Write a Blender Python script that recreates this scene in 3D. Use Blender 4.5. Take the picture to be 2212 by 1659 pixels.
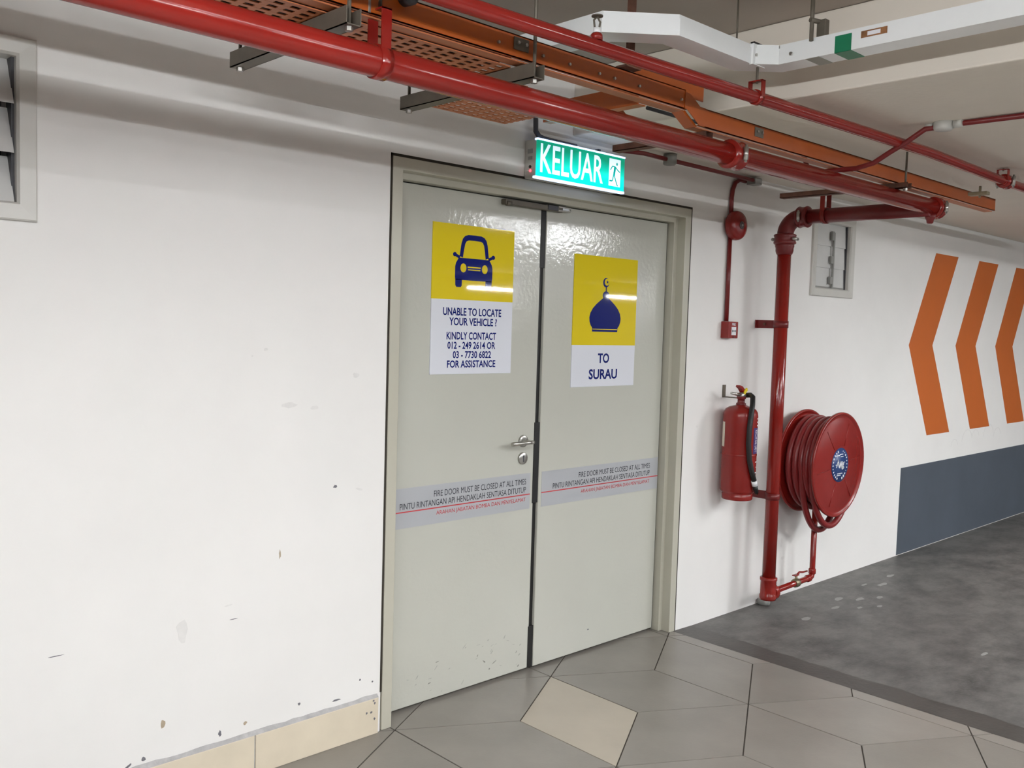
import bpy, bmesh, math, random
from mathutils import Vector, Matrix

random.seed(7)
for _o in list(bpy.data.objects):
    bpy.data.objects.remove(_o)
S = bpy.context.scene
COL = S.collection

# ------------------------------------------------------------------ camera
# wall plane y = 0 (x along the wall, z up), camera in front at y < 0
F_PX, YAW, PITCH, ROLL = 2003.7, 0.7607, -0.0643, -0.0299
CAM = Vector((-1.1891, -2.7952, 1.5496))
fw = Vector((math.sin(YAW)*math.cos(PITCH), math.cos(YAW)*math.cos(PITCH), math.sin(PITCH)))
rt = Vector((math.cos(YAW), -math.sin(YAW), 0))
dn = fw.cross(rt)
rt2 = math.cos(ROLL)*rt + math.sin(ROLL)*dn
dn2 = -math.sin(ROLL)*rt + math.cos(ROLL)*dn
cd = bpy.data.cameras.new('camera')
cd.sensor_width = 36.0
cd.lens = F_PX/2212*36.0
cd.clip_start = 0.05
cam = bpy.data.objects.new('camera', cd)
M = Matrix((rt2, -dn2, -fw)).transposed().to_4x4()
M.translation = CAM
cam.matrix_world = M
COL.objects.link(cam)
S.camera = cam

# ------------------------------------------------------------------ world, exposure
w = bpy.data.worlds.new('world')
S.world = w
w.use_nodes = True
w.node_tree.nodes['Background'].inputs[0].default_value = (0.9, 0.95, 1.0, 1)
w.node_tree.nodes['Background'].inputs[1].default_value = 0.05
S.view_settings.view_transform = 'Standard'
S.view_settings.look = 'None'
S.view_settings.gamma = 1.0
S.view_settings.use_curve_mapping = False
S.view_settings.exposure = 0.1
LAMP_POWER = 156.0          # emission strength of the fluorescent tubes

# ------------------------------------------------------------------ materials
def srgb(r, g, b):
    f = lambda c: (c/255/12.92) if c/255 <= .04045 else ((c/255+.055)/1.055)**2.4
    return (f(r), f(g), f(b), 1)

def mat(name, col, rough=.5, metal=0., var=0., scale=8., bump=0., bscale=60., spec=.5, stretch=None, detail=4., col2=None, thr=None, coat=0., objrand=0.):
    m = bpy.data.materials.new(name)
    m.use_nodes = True
    nt = m.node_tree
    b = nt.nodes['Principled BSDF']
    b.inputs['Base Color'].default_value = col
    b.inputs['Roughness'].default_value = rough
    b.inputs['Metallic'].default_value = metal
    b.inputs['Specular IOR Level'].default_value = spec
    if coat:
        b.inputs['Coat Weight'].default_value = coat
        b.inputs['Coat Roughness'].default_value = .04
    tc = nt.nodes.new('ShaderNodeTexCoord')
    vec = tc.outputs['Object']
    if stretch:
        mp = nt.nodes.new('ShaderNodeMapping')
        mp.inputs['Scale'].default_value = stretch
        nt.links.new(vec, mp.inputs[0])
        vec = mp.outputs[0]
    if var or col2:
        n = nt.nodes.new('ShaderNodeTexNoise')
        n.inputs['Scale'].default_value = scale
        n.inputs['Detail'].default_value = detail
        n.inputs['Roughness'].default_value = .72 if detail > 8 else .6
        nt.links.new(vec, n.inputs['Vector'])
        r = nt.nodes.new('ShaderNodeValToRGB')
        e = r.color_ramp.elements
        lo, hi = thr if thr else (.3, .7)
        e[0].position, e[1].position = lo, hi
        e[0].color = col2 if col2 else tuple(c*(1-var) for c in col[:3])+(1,)
        e[1].color = col if col2 else tuple(min(1, c*(1+var*.6)) for c in col[:3])+(1,)
        nt.links.new(n.outputs[0], r.inputs[0])
        out = r.outputs[0]
        if objrand:
            oi = nt.nodes.new('ShaderNodeObjectInfo')
            mr = nt.nodes.new('ShaderNodeMapRange')
            mr.inputs[3].default_value = 1-objrand
            mr.inputs[4].default_value = 1+objrand
            nt.links.new(oi.outputs['Random'], mr.inputs[0])
            mx = nt.nodes.new('ShaderNodeVectorMath'); mx.operation = 'SCALE'
            nt.links.new(out, mx.inputs[0]); nt.links.new(mr.outputs[0], mx.inputs['Scale'])
            out = mx.outputs[0]
        nt.links.new(out, b.inputs['Base Color'])
    if bump:
        n2 = nt.nodes.new('ShaderNodeTexNoise')
        n2.inputs['Scale'].default_value = bscale
        n2.inputs['Detail'].default_value = 3
        nt.links.new(vec, n2.inputs['Vector'])
        bp = nt.nodes.new('ShaderNodeBump')
        bp.inputs['Strength'].default_value = bump
        bp.inputs['Distance'].default_value = .01
        nt.links.new(n2.outputs[0], bp.inputs['Height'])
        nt.links.new(bp.outputs[0], b.inputs['Normal'])
    return m

def emat(name, col, strength):
    m = bpy.data.materials.new(name)
    m.use_nodes = True
    b = m.node_tree.nodes['Principled BSDF']
    b.inputs['Base Color'].default_value = (col[0]*.5, col[1]*.5, col[2]*.5, 1)
    b.inputs['Emission Color'].default_value = col
    b.inputs['Emission Strength'].default_value = strength
    return m

def backlit(name, c_low, c_high, z0, z1, s_low, s_high):
    """backlit acrylic: brighter at the LED strip along the bottom"""
    m = emat(name, c_low, 1)
    nt = m.node_tree
    b = nt.nodes['Principled BSDF']
    tc = nt.nodes.new('ShaderNodeTexCoord')
    sp = nt.nodes.new('ShaderNodeSeparateXYZ')
    nt.links.new(tc.outputs['Object'], sp.inputs[0])
    n = nt.nodes.new('ShaderNodeTexNoise')
    n.inputs['Scale'].default_value = 6
    nt.links.new(tc.outputs['Object'], n.inputs['Vector'])
    ad = nt.nodes.new('ShaderNodeMath'); ad.operation = 'MULTIPLY_ADD'
    nt.links.new(n.outputs[0], ad.inputs[0])
    ad.inputs[1].default_value = .09
    nt.links.new(sp.outputs['Z'], ad.inputs[2])
    mr = nt.nodes.new('ShaderNodeMapRange')
    mr.inputs[1].default_value = z0+.045; mr.inputs[2].default_value = z1+.045
    nt.links.new(ad.outputs[0], mr.inputs[0])
    rp = nt.nodes.new('ShaderNodeValToRGB')
    rp.color_ramp.elements[0].color = c_low; rp.color_ramp.elements[1].color = c_high
    rp.color_ramp.elements[0].position = .35; rp.color_ramp.elements[1].position = .85
    nt.links.new(mr.outputs[0], rp.inputs[0])
    nt.links.new(rp.outputs[0], b.inputs['Emission Color'])
    m2 = nt.nodes.new('ShaderNodeMapRange')
    m2.inputs[3].default_value = s_low; m2.inputs[4].default_value = s_high
    nt.links.new(mr.outputs[0], m2.inputs[0])
    nt.links.new(m2.outputs[0], b.inputs['Emission Strength'])
    return m

MT = {}
MT['wall'] = mat('white_wall_paint', srgb(238, 236, 233), .55, var=.035, scale=1.6, bump=.06, bscale=25)
MT['ceil'] = mat('painted_soffit', srgb(228, 220, 208), .7, var=.06, scale=1.2, bump=.1, bscale=40)
MT['cream'] = mat('cream_wall_tile', srgb(220, 208, 186), .3, var=.06, scale=6)
MT['mortar'] = mat('grey_mortar', srgb(178, 176, 175), .9, var=.2, scale=30, bump=.3)
MT['tile'] = mat('grey_floor_tile', srgb(135, 130, 123), .32, var=.14, scale=3.2, objrand=.07, bump=.03, bscale=90)
MT['tilecream'] = mat('cream_floor_tile', srgb(176, 167, 152), .32, var=.08, scale=4)
MT['grout'] = mat('dark_grout', srgb(74, 68, 62), .9, var=.2, scale=30)
MT['concrete'] = mat('worn_concrete', srgb(108, 106, 103), .5, scale=3.4, col2=srgb(70, 69, 67), thr=(.36, .60), bump=.15, bscale=60, detail=14., stretch=(1, 1.5, 1))
MT['darkstrip'] = mat('dark_screed', srgb(72, 69, 65), .45, var=.3, scale=5, bump=.15, bscale=50, detail=8.)
MT['chip'] = mat('paint_chip', srgb(150, 149, 146), .7)
MT['door'] = mat('door_gloss_paint', srgb(194, 194, 184), .11, var=.03, scale=2, bump=.09, bscale=48, spec=.5)
MT['frame'] = mat('frame_gloss_paint', srgb(190, 187, 172), .25, var=.04, scale=4, bump=.03, bscale=40)
MT['gap'] = mat('dark_joint', srgb(52, 46, 38), .9, var=.2, scale=20)
MT['black'] = mat('black_rubber_and_gap_shade', srgb(20, 19, 19), .5)  # rubber and plastic parts, and the painted shade in the door gaps
MT['red'] = mat('red_gloss_enamel', srgb(136, 29, 24), .27, var=.1, scale=5, bump=.04, bscale=30)
MT['redpipe'] = mat('red_pipe_enamel', srgb(136, 31, 24), .16, var=.12, scale=4, bump=.03, bscale=25)
MT['reddark'] = mat('dark_red_enamel', srgb(112, 26, 26), .35, var=.12, scale=8, bump=.05)
MT['hose'] = mat('red_rubber_hose', srgb(124, 30, 31), .38, var=.1, scale=10)
MT['orange'] = mat('orange_powder_coat', srgb(168, 80, 24), .35, var=.12, scale=5)
MT['orangep'] = mat('faded_orange_coat', srgb(182, 108, 66), .5, var=.12, scale=9)
MT['chev'] = mat('orange_wall_paint', srgb(194, 98, 32), .55, var=.06, scale=3)
MT['dado'] = mat('blue_grey_wall_paint', srgb(78, 86, 96), .5, var=.12, scale=3)
MT['galv'] = mat('galvanised_steel', srgb(106, 99, 88), .5, metal=.35, var=.15, scale=12)
MT['rust'] = mat('rusty_steel', srgb(104, 70, 56), .7, metal=.3, var=.35, scale=25)
MT['white'] = mat('white_enamel', srgb(236, 238, 238), .35, var=.03, scale=5)
MT['whitegrey'] = mat('grey_white_plastic', srgb(190, 188, 182), .4)
MT['grey'] = mat('grey_plastic', srgb(140, 140, 136), .5)
MT['dgrey'] = mat('dark_grey_plastic', srgb(66, 66, 70), .5)
MT['steel'] = mat('brushed_steel', srgb(186, 184, 178), .28, metal=.9, var=.08, scale=30)
MT['brass'] = mat('dull_brass', srgb(150, 140, 116), .4, metal=.8, var=.2, scale=20)
MT['alu'] = mat('painted_aluminium', srgb(208, 206, 200), .28, var=.03, scale=5)
MT['glass'] = mat('painted_louvre_glass', srgb(212, 212, 210), .22, var=.06, scale=4)
MT['yellow'] = mat('yellow_acrylic', srgb(228, 204, 38), .025, spec=.6)
MT['signwhite'] = mat('white_acrylic', srgb(226, 228, 236), .025, spec=.6)
MT['blue'] = mat('navy_print', srgb(18, 30, 108), .03, spec=.6)
MT['strip'] = mat('silver_sticker', srgb(176, 178, 182), .3)
MT['print'] = mat('black_print', srgb(44, 46, 54), .4)
MT['redprint'] = mat('red_print', srgb(196, 62, 66), .4)
MT['whiteprint'] = mat('white_print', srgb(232, 232, 236), .4)
MT['purple'] = mat('violet_label', srgb(62, 44, 104), .35)
MT['stickerblue'] = mat('blue_round_sticker', srgb(38, 66, 122), .35, var=.1, scale=20)
MT['labelcream'] = mat('cream_label', srgb(222, 214, 196), .4)
MT['tag'] = mat('yellow_tag', srgb(232, 208, 40), .4)
MT['green'] = mat('green_tape', srgb(24, 118, 82), .4)
MT['greytape'] = mat('grey_tape', srgb(150, 150, 140), .5)
MT['brownlab'] = mat('brown_label', srgb(146, 100, 62), .5, var=.4, scale=40)
MT['scuff'] = mat('dark_scuff', srgb(112, 110, 116), .8, var=.3, scale=60)
MT['stain'] = mat('pale_stain', srgb(230, 228, 225), .6, var=.06, scale=20)
MT['brownstain'] = mat('brown_stain', srgb(176, 160, 138), .7, var=.15, scale=40)
MT['bellhub'] = mat('bell_hub', srgb(72, 56, 56), .4)
MT['tube'] = emat('fluorescent_tube', (.96, .98, 1.0, 1), LAMP_POWER*1.4)
MT['panel'] = emat('fluorescent_diffuser', (.96, .98, 1.0, 1), LAMP_POWER*1.4)
MT['paneldim'] = emat('fluorescent_diffuser_dim', (.96, .98, 1.0, 1), LAMP_POWER*.68)  # weaker copy of the diffuser, dimmed to balance the light
MT['wrapcover'] = emat('milky_cover_lit', (.96, .98, 1.0, 1), LAMP_POWER*.55)
MT['ledred'] = emat('red_indicator', (1, .08, .1, 1), 3.0)
MT['signface'] = backlit('green_backlit_acrylic', (0.0, .80, .66, 1), (0.0, .27, .13, 1), 2.15, 2.305, 1.25, .75)
MT['signlet'] = backlit('white_backlit_acrylic', (.92, 1.0, 1.0, 1), (.62, .80, .98, 1), 2.15, 2.305, 1.5, .95)
MT['signedge'] = emat('backlit_edge', (.5, .68, 1.0, 1), 2.2)
MT['signman'] = backlit('green_print_on_backlit', (0.0, .50, .48, 1), (0.0, .40, .32, 1), 2.15, 2.305, .8, .7)

# ------------------------------------------------------------------ mesh builder
class MB:
    def __init__(s):
        s.v = []; s.f = []; s.sm = []
    def add(s, vs, fs, smooth=False):
        o = len(s.v)
        s.v += [tuple(p) for p in vs]
        for f in fs:
            s.f.append(tuple(i+o for i in f)); s.sm.append(smooth)
        return s
    def box(s, x0, x1, y0, y1, z0, z1, b=0.):
        x0, x1 = min(x0, x1), max(x0, x1); y0, y1 = min(y0, y1), max(y0, y1); z0, z1 = min(z0, z1), max(z0, z1)
        if b <= 0:
            vs = [(x, y, z) for z in (z0, z1) for y in (y0, y1) for x in (x0, x1)]
            s.add(vs, [(0, 2, 3, 1), (4, 5, 7, 6), (0, 1, 5, 4), (2, 6, 7, 3), (0, 4, 6, 2), (1, 3, 7, 5)])
        else:
            bm = bmesh.new()
            bmesh.ops.create_cube(bm, size=1)
            for v in bm.verts:
                v.co = Vector(((x0+x1)/2+v.co.x*(x1-x0), (y0+y1)/2+v.co.y*(y1-y0), (z0+z1)/2+v.co.z*(z1-z0)))
            bmesh.ops.bevel(bm, geom=bm.edges[:], offset=b, segments=2, affect='EDGES', profile=.5)
            bm.verts.index_update()
            s.add([v.co for v in bm.verts], [[v.index for v in f.verts] for f in bm.faces])
            bm.free()
        return s
    def prism(s, pts, axis, a, b):
        """polygon pts (u,v) extruded along axis from a to b. axis y: (x,z); z: (x,y); x: (y,z)"""
        n = len(pts)
        def P(p, t):
            return {'y': (p[0], t, p[1]), 'z': (p[0], p[1], t), 'x': (t, p[0], p[1])}[axis]
        vs = [P(p, a) for p in pts]+[P(p, b) for p in pts]
        fs = [tuple(range(n)), tuple(range(2*n-1, n-1, -1))]
        fs += [(i, i+n, (i+1) % n+n, (i+1) % n) for i in range(n)]
        return s.add(vs, fs)
    def tube(s, pts, r, n=16, caps=True):
        """swept circle along a poly-line; r may be a list"""
        pts = [Vector(p) for p in pts]
        rs = r if isinstance(r, (list, tuple)) else [r]*len(pts)
        up = None; rings = []
        for i, p in enumerate(pts):
            if i == 0: t = pts[1]-p
            elif i == len(pts)-1: t = p-pts[i-1]
            else: t = (pts[i+1]-p).normalized()+(p-pts[i-1]).normalized()
            t.normalize()
            if up is None:
                up = Vector((0, 0, 1)) if abs(t.z) < .9 else Vector((1, 0, 0))
            a = t.cross(up)
            if a.length < 1e-6: a = t.orthogonal()
            a.normalize(); b = a.cross(t); b.normalize(); up = b
            rings.append([p+rs[i]*(math.cos(2*math.pi*k/n)*a+math.sin(2*math.pi*k/n)*b) for k in range(n)])
        o = len(s.v)
        for R in rings: s.v += [tuple(q) for q in R]
        for i in range(len(rings)-1):
            for k in range(n):
                s.f.append((o+i*n+k, o+i*n+(k+1) % n, o+(i+1)*n+(k+1) % n, o+(i+1)*n+k)); s.sm.append(True)
        if caps:
            s.f.append(tuple(o+k for k in range(n-1, -1, -1))); s.sm.append(False)
            m = o+(len(rings)-1)*n
            s.f.append(tuple(m+k for k in range(n))); s.sm.append(False)
        return s
    def cyl(s, a, b, r, n=20, r2=None):
        return s.tube([a, b], [r, r if r2 is None else r2], n)
    def lathe(s, c, axis, prof, n=40, close=True):
        """prof: list of (radius, offset along axis) from centre c"""
        ax = Vector(axis).normalized()
        a = ax.orthogonal().normalized(); b = ax.cross(a)
        c = Vector(c); o = len(s.v)
        for (r, h) in prof:
            for k in range(n):
                s.v.append(tuple(c+ax*h+r*(math.cos(2*math.pi*k/n)*a+math.sin(2*math.pi*k/n)*b)))
        for i in range(len(prof)-1):
            for k in range(n):
                s.f.append((o+i*n+k, o+i*n+(k+1) % n, o+(i+1)*n+(k+1) % n, o+(i+1)*n+k)); s.sm.append(True)
        if close:
            s.f.append(tuple(o+k for k in range(n-1, -1, -1))); s.sm.append(False)
            m = o+(len(prof)-1)*n
            s.f.append(tuple(m+k for k in range(n))); s.sm.append(False)
        return s
    def hexb(s, a, b, r):
        return s.flatcyl(a, b, r, 6)
    def flatcyl(s, a, b, r, n):
        k = len(s.f); s.tube([a, b], r, n)
        for i in range(k, len(s.f)): s.sm[i] = False
        return s
    def build(s, name, m, parent=None, fix=True):
        me = bpy.data.meshes.new(name)
        me.from_pydata(s.v, [], s.f)
        me.polygons.foreach_set('use_smooth', s.sm)
        me.materials.append(MT[m] if isinstance(m, str) else m)
        me.update()
        if fix:
            bm = bmesh.new(); bm.from_mesh(me)
            bmesh.ops.recalc_face_normals(bm, faces=bm.faces[:])
            bm.to_mesh(me); bm.free()
        o = bpy.data.objects.new(name, me)
        COL.objects.link(o)
        if parent:
            o.parent = parent
            if parent.type == 'EMPTY':
                o.location = -parent.location
        return o

def tag(o, label, cat, group=None, kind=None):
    o['label'] = label
    o['category'] = cat
    if group: o['group'] = group
    if kind: o['kind'] = kind
    return o

def thing(name, loc, label, cat, group=None, kind=None):
    o = bpy.data.objects.new(name, None)
    o.empty_display_size = .05
    o.location = loc
    COL.objects.link(o)
    return tag(o, label, cat, group, kind)

def arc(c, r, a0, a1, n):
    return [(c[0]+r*math.cos(math.radians(a0+(a1-a0)*i/n)), c[1]+r*math.sin(math.radians(a0+(a1-a0)*i/n))) for i in range(n+1)]

def text_mesh(txt, x0, x1, z0, z1, y, bold=.012, thick=.0006, mapf=None):
    """lettering as a flat mesh fitted to the rectangle x0..x1 / z0..z1 on the plane y, facing -y"""
    cu = bpy.data.curves.new('t', 'FONT')
    cu.body = txt; cu.size = 1; cu.offset = bold; cu.resolution_u = 3
    ob = bpy.data.objects.new('t', cu); COL.objects.link(ob)
    dg = bpy.context.evaluated_depsgraph_get(); dg.update()
    me = bpy.data.meshes.new_from_object(ob.evaluated_get(dg))
    vs = [v.co.copy() for v in me.vertices]; fs = [tuple(p.vertices) for p in me.polygons]
    bpy.data.objects.remove(ob); bpy.data.curves.remove(cu); bpy.data.meshes.remove(me)
    ux0, ux1 = min(v.x for v in vs), max(v.x for v in vs)
    uz0, uz1 = min(v.y for v in vs), max(v.y for v in vs)
    mb = MB()
    f = mapf if mapf else (lambda u, v: (x0+u*(x1-x0), y, z0+v*(z1-z0)))
    mb.add([f((v.x-ux0)/(ux1-ux0), (v.y-uz0)/(uz1-uz0)) for v in vs], fs)
    return mb

# ------------------------------------------------------------------ SETTING: floor, walls, ceiling
ZL, ZH, XS = 2.37, 2.647, 1.79          # low soffit, high soffit, x of the step between them
XT = 2.66                              # edge of tiled floor
HX0, HX1, HY = -7.0, 19.0, -15.0

fl = MB().box(XT+.004, HX1, HY, .15, -.3, -.004).box(HX0, XT+.004, HY, -5.2, -.3, -.004)
fo = fl.build('floor', 'concrete')
tag(fo, 'worn grey concrete car park floor with pale chips and dark stains', 'floor', kind='structure')
# screed strip between tile edge and concrete (slopes down very slightly)
ed = [(XT, .0)]
ny = 60
vs = []; fs = []
for i in range(ny+1):
    y = .02-5.2*i/ny
    j1 = random.uniform(-.014, .014)
    vs += [(XT+.001, y, .0), (XT+.17+j1, y, -.0037)]
for i in range(ny):
    fs.append((2*i, 2*i+1, 2*i+3, 2*i+2))
MB().add(vs, fs).build('screed_strip', 'darkstrip', fo)
# chipped paint specks on the concrete
for (x, y, rx, ry) in [(3.93, -.26, .05, .022), (4.03, -.34, .05, .02), (3.75, -.33, .045, .015), (3.98, -.48, .035, .016), (3.86, -.42, .03, .012), (4.16, -.40, .035, .02),
                       (3.42, -.33, .05, .018), (4.45, -.28, .06, .02), (4.7, -.22, .05, .018), (3.62, -1.18, .04, .012), (4.35, -.21, .04, .012)]:
    pts = [(x+rx*math.cos(a)*random.uniform(.6, 1.1), y+ry*math.sin(a)*random.uniform(.6, 1.1)) for a in [k*math.pi/5 for k in range(10)]]
    MB().prism(pts, 'z', -.0045, -.0028).build('paint_chip', 'chip', fo)

# tiled floor: rhombus tiles, three directions, on a dark grout bed
tf = MB().box(HX0, XT, -5.2, .16, -.3, -.003).build('floor_tiled', 'grout')
tag(tf, 'tiled floor of grey lozenge tiles with dark joints in front of the door', 'floor', kind='structure')
SL = .4904; OX, OY = 2.1544, -.7682
A = Vector((0, -1)); B = Vector((-math.sqrt(3)/2, -.5)); C = Vector((math.sqrt(3)/2, -.5))
def clip(poly, f):
    out = []
    for i in range(len(poly)):
        p, q = poly[i], poly[(i+1) % len(poly)]
        fp, fq = f(p), f(q)
        if fp >= 0: out.append(p)
        if (fp >= 0) != (fq >= 0):
            t = fp/(fp-fq); out.append(p+(q-p)*t)
    return out
share = {}
g = .0055/2                            # half the joint width
def tile(p0, e1, e2, kind, cream):
    k = g/math.sin(math.radians(60)) 
    q = [p0+e1*0, p0+e1*SL, p0+(e1+e2)*SL, p0+e2*SL]
    d = [(e1+e2)*k, (e2-e1)*k, (-e1-e2)*k, (e1-e2)*k]
    poly = [q[i]+d[i] for i in range(4)]
    full = list(poly)
    for f in (lambda p: XT-p.x, lambda p: .15-p.y, lambda p: p.y+5.19, lambda p: p.x+3.4):
        poly = clip(poly, f)
        if len(poly) < 3: return
    c = p0+(e1+e2)*SL*.5
    m = 'tilecream' if cream else 'tile'
    whole = len(poly) == 4 and all((a-b).length < 1e-6 for a, b in zip(poly, full))
    if whole and (kind, m) in share:
        o = bpy.data.objects.new('floor_tile', share[(kind, m)]); COL.objects.link(o)
    else:
        o = MB().prism([(p.x-c.x, p.y-c.y) for p in poly], 'z', -.004, 0.).build('floor_tile', m)
        if whole: share[(kind, m)] = o.data
    o.location = (c.x, c.y, random.uniform(-.0006, .0003))
    o.parent = tf
for i in range(-14, 10):
    for j in range(-14, 10):
        # six-way vertices: lattice of A+C and B-C steps
        P = Vector((OX, OY))+SL*(i*(A+C)+j*(B-C))
        if not (-4.5 < P.x < 4 and -6 < P.y < 1): continue
        V3 = (i, j) == (-1, 0)
        tile(P, A, B, 'ab', V3)
        tile(P, C, A, 'ca', False)
        tile(P, -B, C, 'bc', False)

# wall with door and window openings
def wall_holes(x0, x1, z0, z1, ya, yb, holes):
    xs = sorted({x0, x1, *[h[0] for h in holes], *[h[1] for h in holes]})
    zs = sorted({z0, z1, *[h[2] for h in holes], *[h[3] for h in holes]})
    m = MB()
    inh = lambda x, z: any(h[0] < x < h[1] and h[2] < z < h[3] for h in holes)
    for a, b in zip(xs, xs[1:]):
        for c, d in zip(zs, zs[1:]):
            if inh((a+b)/2, (c+d)/2): continue
            m.add([(a, ya, c), (b, ya, c), (b, ya, d), (a, ya, d)], [(0, 1, 2, 3)])
            m.add([(a, yb, c), (b, yb, c), (b, yb, d), (a, yb, d)], [(3, 2, 1, 0)])
    for (a, b, c, d) in holes:
        m.add([(a, ya, c), (a, yb, c), (a, yb, d), (a, ya, d)], [(0, 1, 2, 3)])
        m.add([(b, ya, c), (b, yb, c), (b, yb, d), (b, ya, d)], [(3, 2, 1, 0)])
        m.add([(a, ya, d), (a, yb, d), (b, yb, d), (b, ya, d)], [(0, 1, 2, 3)])
        m.add([(a, ya, c), (a, yb, c), (b, yb, c), (b, ya, c)], [(3, 2, 1, 0)])
    m.add([(x0, ya, z1), (x1, ya, z1), (x1, yb, z1), (x0, yb, z1)], [(0, 1, 2, 3)])
    return m
DX0, DX1, DH = .839, 2.673, 2.15
WL = (-.845, -.415, 1.84, 2.235)
WR = (3.925, 4.345, 1.822, 2.217)
wo = wall_holes(HX0, HX1, -.05, ZH, 0., .15, [(DX0-.006, DX1+.006, -.05, DH+.007), WL, WR]).build('wall_front', 'wall', fix=False)
tag(wo, 'long white painted wall with the double door, scuffed and marked low down', 'wall', kind='structure')
# scuffs and stains on the plaster
def blob(x, z, rx, rz, m, name='scuff_mark', y=-.0006, n=11, rot=0.):
    pts = []
    for k in range(n):
        a = 2*math.pi*k/n; q = random.uniform(.65, 1.1)
        u, v = rx*math.cos(a)*q, rz*math.sin(a)*q
        pts.append((x+u*math.cos(rot)-v*math.sin(rot), z+u*math.sin(rot)+v*math.cos(rot)))
    MB().prism(pts, 'y', y, .0005).build(name, m, wo)
for (x, z, rx, rz, m, rot) in [(-.318, .552, .022, .0016, 'scuff', 0), (.234, .551, .016, .0014, 'scuff', 0), (.618, .955, .008, .006, 'scuff', .3), (.402, .743, .004, .016, 'brownstain', 0),
        (.485, .196, .006, .006, 'scuff', 0), (.19, .176, .006, .011, 'scuff', 0), (-.062, .166, .008, .008, 'scuff', 0), (-.11, .158, .014, .004, 'scuff', .5), (.28, .185, .007, .007, 'brownstain', 0),
        (.43, 1.253, .03, .012, 'stain', 0), (.699, 1.351, .016, .01, 'stain', 0), (.529, 1.241, .02, .008, 'stain', 0), (.06, .55, .02, .045, 'stain', 0),
        (.34, 1.442, .008, .006, 'stain', .5), (.0, .261, .008, .016, 'brownstain', 0), (.216, .60, .016, .003, 'stain', .1), (.72, .935, .016, .006, 'stain', -.3), (.796, .2, .004, .004, 'scuff', 0), (.29, 1.42, .004, .004, 'stain', 0),
        (.64, .17, .02, .004, 'scuff', 0), (.74, .22, .004, .005, 'scuff', 0), (2.80, 1.05, .006, .008, 'stain', 0), (3.70, .31, .012, .03, 'stain', 0), (3.72, .22, .02, .012, 'stain', 0)]:
    blob(x, z, rx, rz, m, rot=rot)
# faint curved scrapes above the grey dado
for (x, z, r) in [(6.45, .72, .11), (6.62, .74, .08), (6.9, .73, .12), (7.1, .72, .09), (6.2, .70, .07)]:
    p = arc((x, z), r, 20, 170, 12); q = arc((x, z), r-.006, 170, 20, 12)
    MB().prism(p+q, 'y', -.0004, .0005).build('scuff_mark', 'stain', wo)

# other walls, ceiling, step beam
MT['greywall'] = mat('grey_wall_paint', srgb(150, 148, 144), .6, var=.05, scale=2)
bw = MB().box(HX0, HX1, HY-.2, HY, -.3, ZH).build('wall_back', 'greywall')
tag(bw, 'grey wall across the car park, far behind the viewer', 'wall', kind='structure')
lw = MB().box(HX0-.2, HX0, HY, .15, -.3, ZH).build('wall_left', 'greywall')
tag(lw, 'grey side wall at the near end of the car park', 'wall', kind='structure')
rw = MB().box(HX1, HX1+.2, HY, .15, -.3, ZH).build('wall_right', 'wall')
tag(rw, 'white side wall at the far end of the car park', 'wall', kind='structure')
MT['ceilhigh'] = mat('darker_ceiling', srgb(168, 158, 148), .8, var=.1, scale=1.2, bump=.1, bscale=40)  # darker tone than the lower soffit
ce = MB().box(HX0-.2, HX1+.2, HY-.2, .15, ZH, ZH+.2).build('ceiling', 'ceilhigh')
tag(ce, 'high part of the painted concrete ceiling above the white trunking', 'ceiling', kind='structure')
YS = -2.05
so = MB().box(XS, HX1, YS, 0, ZL, ZH-.001, .006).build('ceiling_soffit', 'ceil')
tag(so, 'lower painted concrete soffit stepping down beside the white trunking', 'ceiling', kind='structure')

# dado and chevrons painted on the wall
da = MB().prism([(5.269, .0), (HX1, .0), (HX1, .622), (5.269, .622)], 'y', -.0012, .0005).build('trim_1', 'dado')
tag(da, 'blue-grey painted band along the foot of the white wall', 'wall paint', kind='structure')
for k, lab in enumerate(['orange painted chevron on the white wall, the one closest to the hose reel', 'orange painted chevron on the white wall, second along from the hose reel', 'orange painted chevron on the white wall, third along from the hose reel', 'orange painted chevron on the white wall, fourth along from the hose reel']):
    d = k*.822
    o = MB().prism([(5.655+d, 2.152), (5.284+d, 1.487), (5.672+d, .83), (6.082+d, .83), (5.680+d, 1.487), (6.062+d, 2.152)], 'y', -.0012, .0005).build('wall_chevron', 'chev')
    tag(o, lab, 'chevron', 'chevrons painted on the wall')

# skirting tiles left of the door
sk = thing('baseboard_left', (0, 0, 0), 'low skirting of cream tiles with grey mortar on top, left of the door', 'skirting', kind='structure')
xa = .820
for k, xb in enumerate([.312, -.29, -.892, -1.494, -2.096]):
    MB().box(xb+.0025, xa-.0025, -.012, .001, .0, .137, .0015).build('skirting_tile', 'cream', sk)
    xa = xb
vs = []; n = 90
pr = []
for i in range(n+1):
    x = -2.09+(.818+2.09)*i/n
    vs += [(x, -.004, .135), (x, -.0115, .1375), (x, -.001, .15+random.uniform(-.003, .003)), (x, .002, .135)]
m = MB(); m.add(vs, [(4*i+a, 4*i+b, 4*i+4+b, 4*i+4+a) for i in range(n) for a, b in ((0, 1), (1, 2), (2, 3), (3, 0))])
m.build('mortar_bead', 'mortar', sk)
MB().box(-2.09, .816, -.008, .001, .0, .134).build('joint_bed', 'mortar', sk)
for (x, z) in [(.765, .09), (.785, .088), (.795, .13), (.8, .12), (.80, .06)]:
    pts = [(x+.005*math.cos(a)*random.uniform(.5, 1.2), z+.005*math.sin(a)*random.uniform(.5, 1.2)) for a in [q*math.pi/4 for q in range(8)]]
    MB().prism(pts, 'y', -.0128, -.011).build('scuff_mark', 'scuff', sk)

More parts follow.
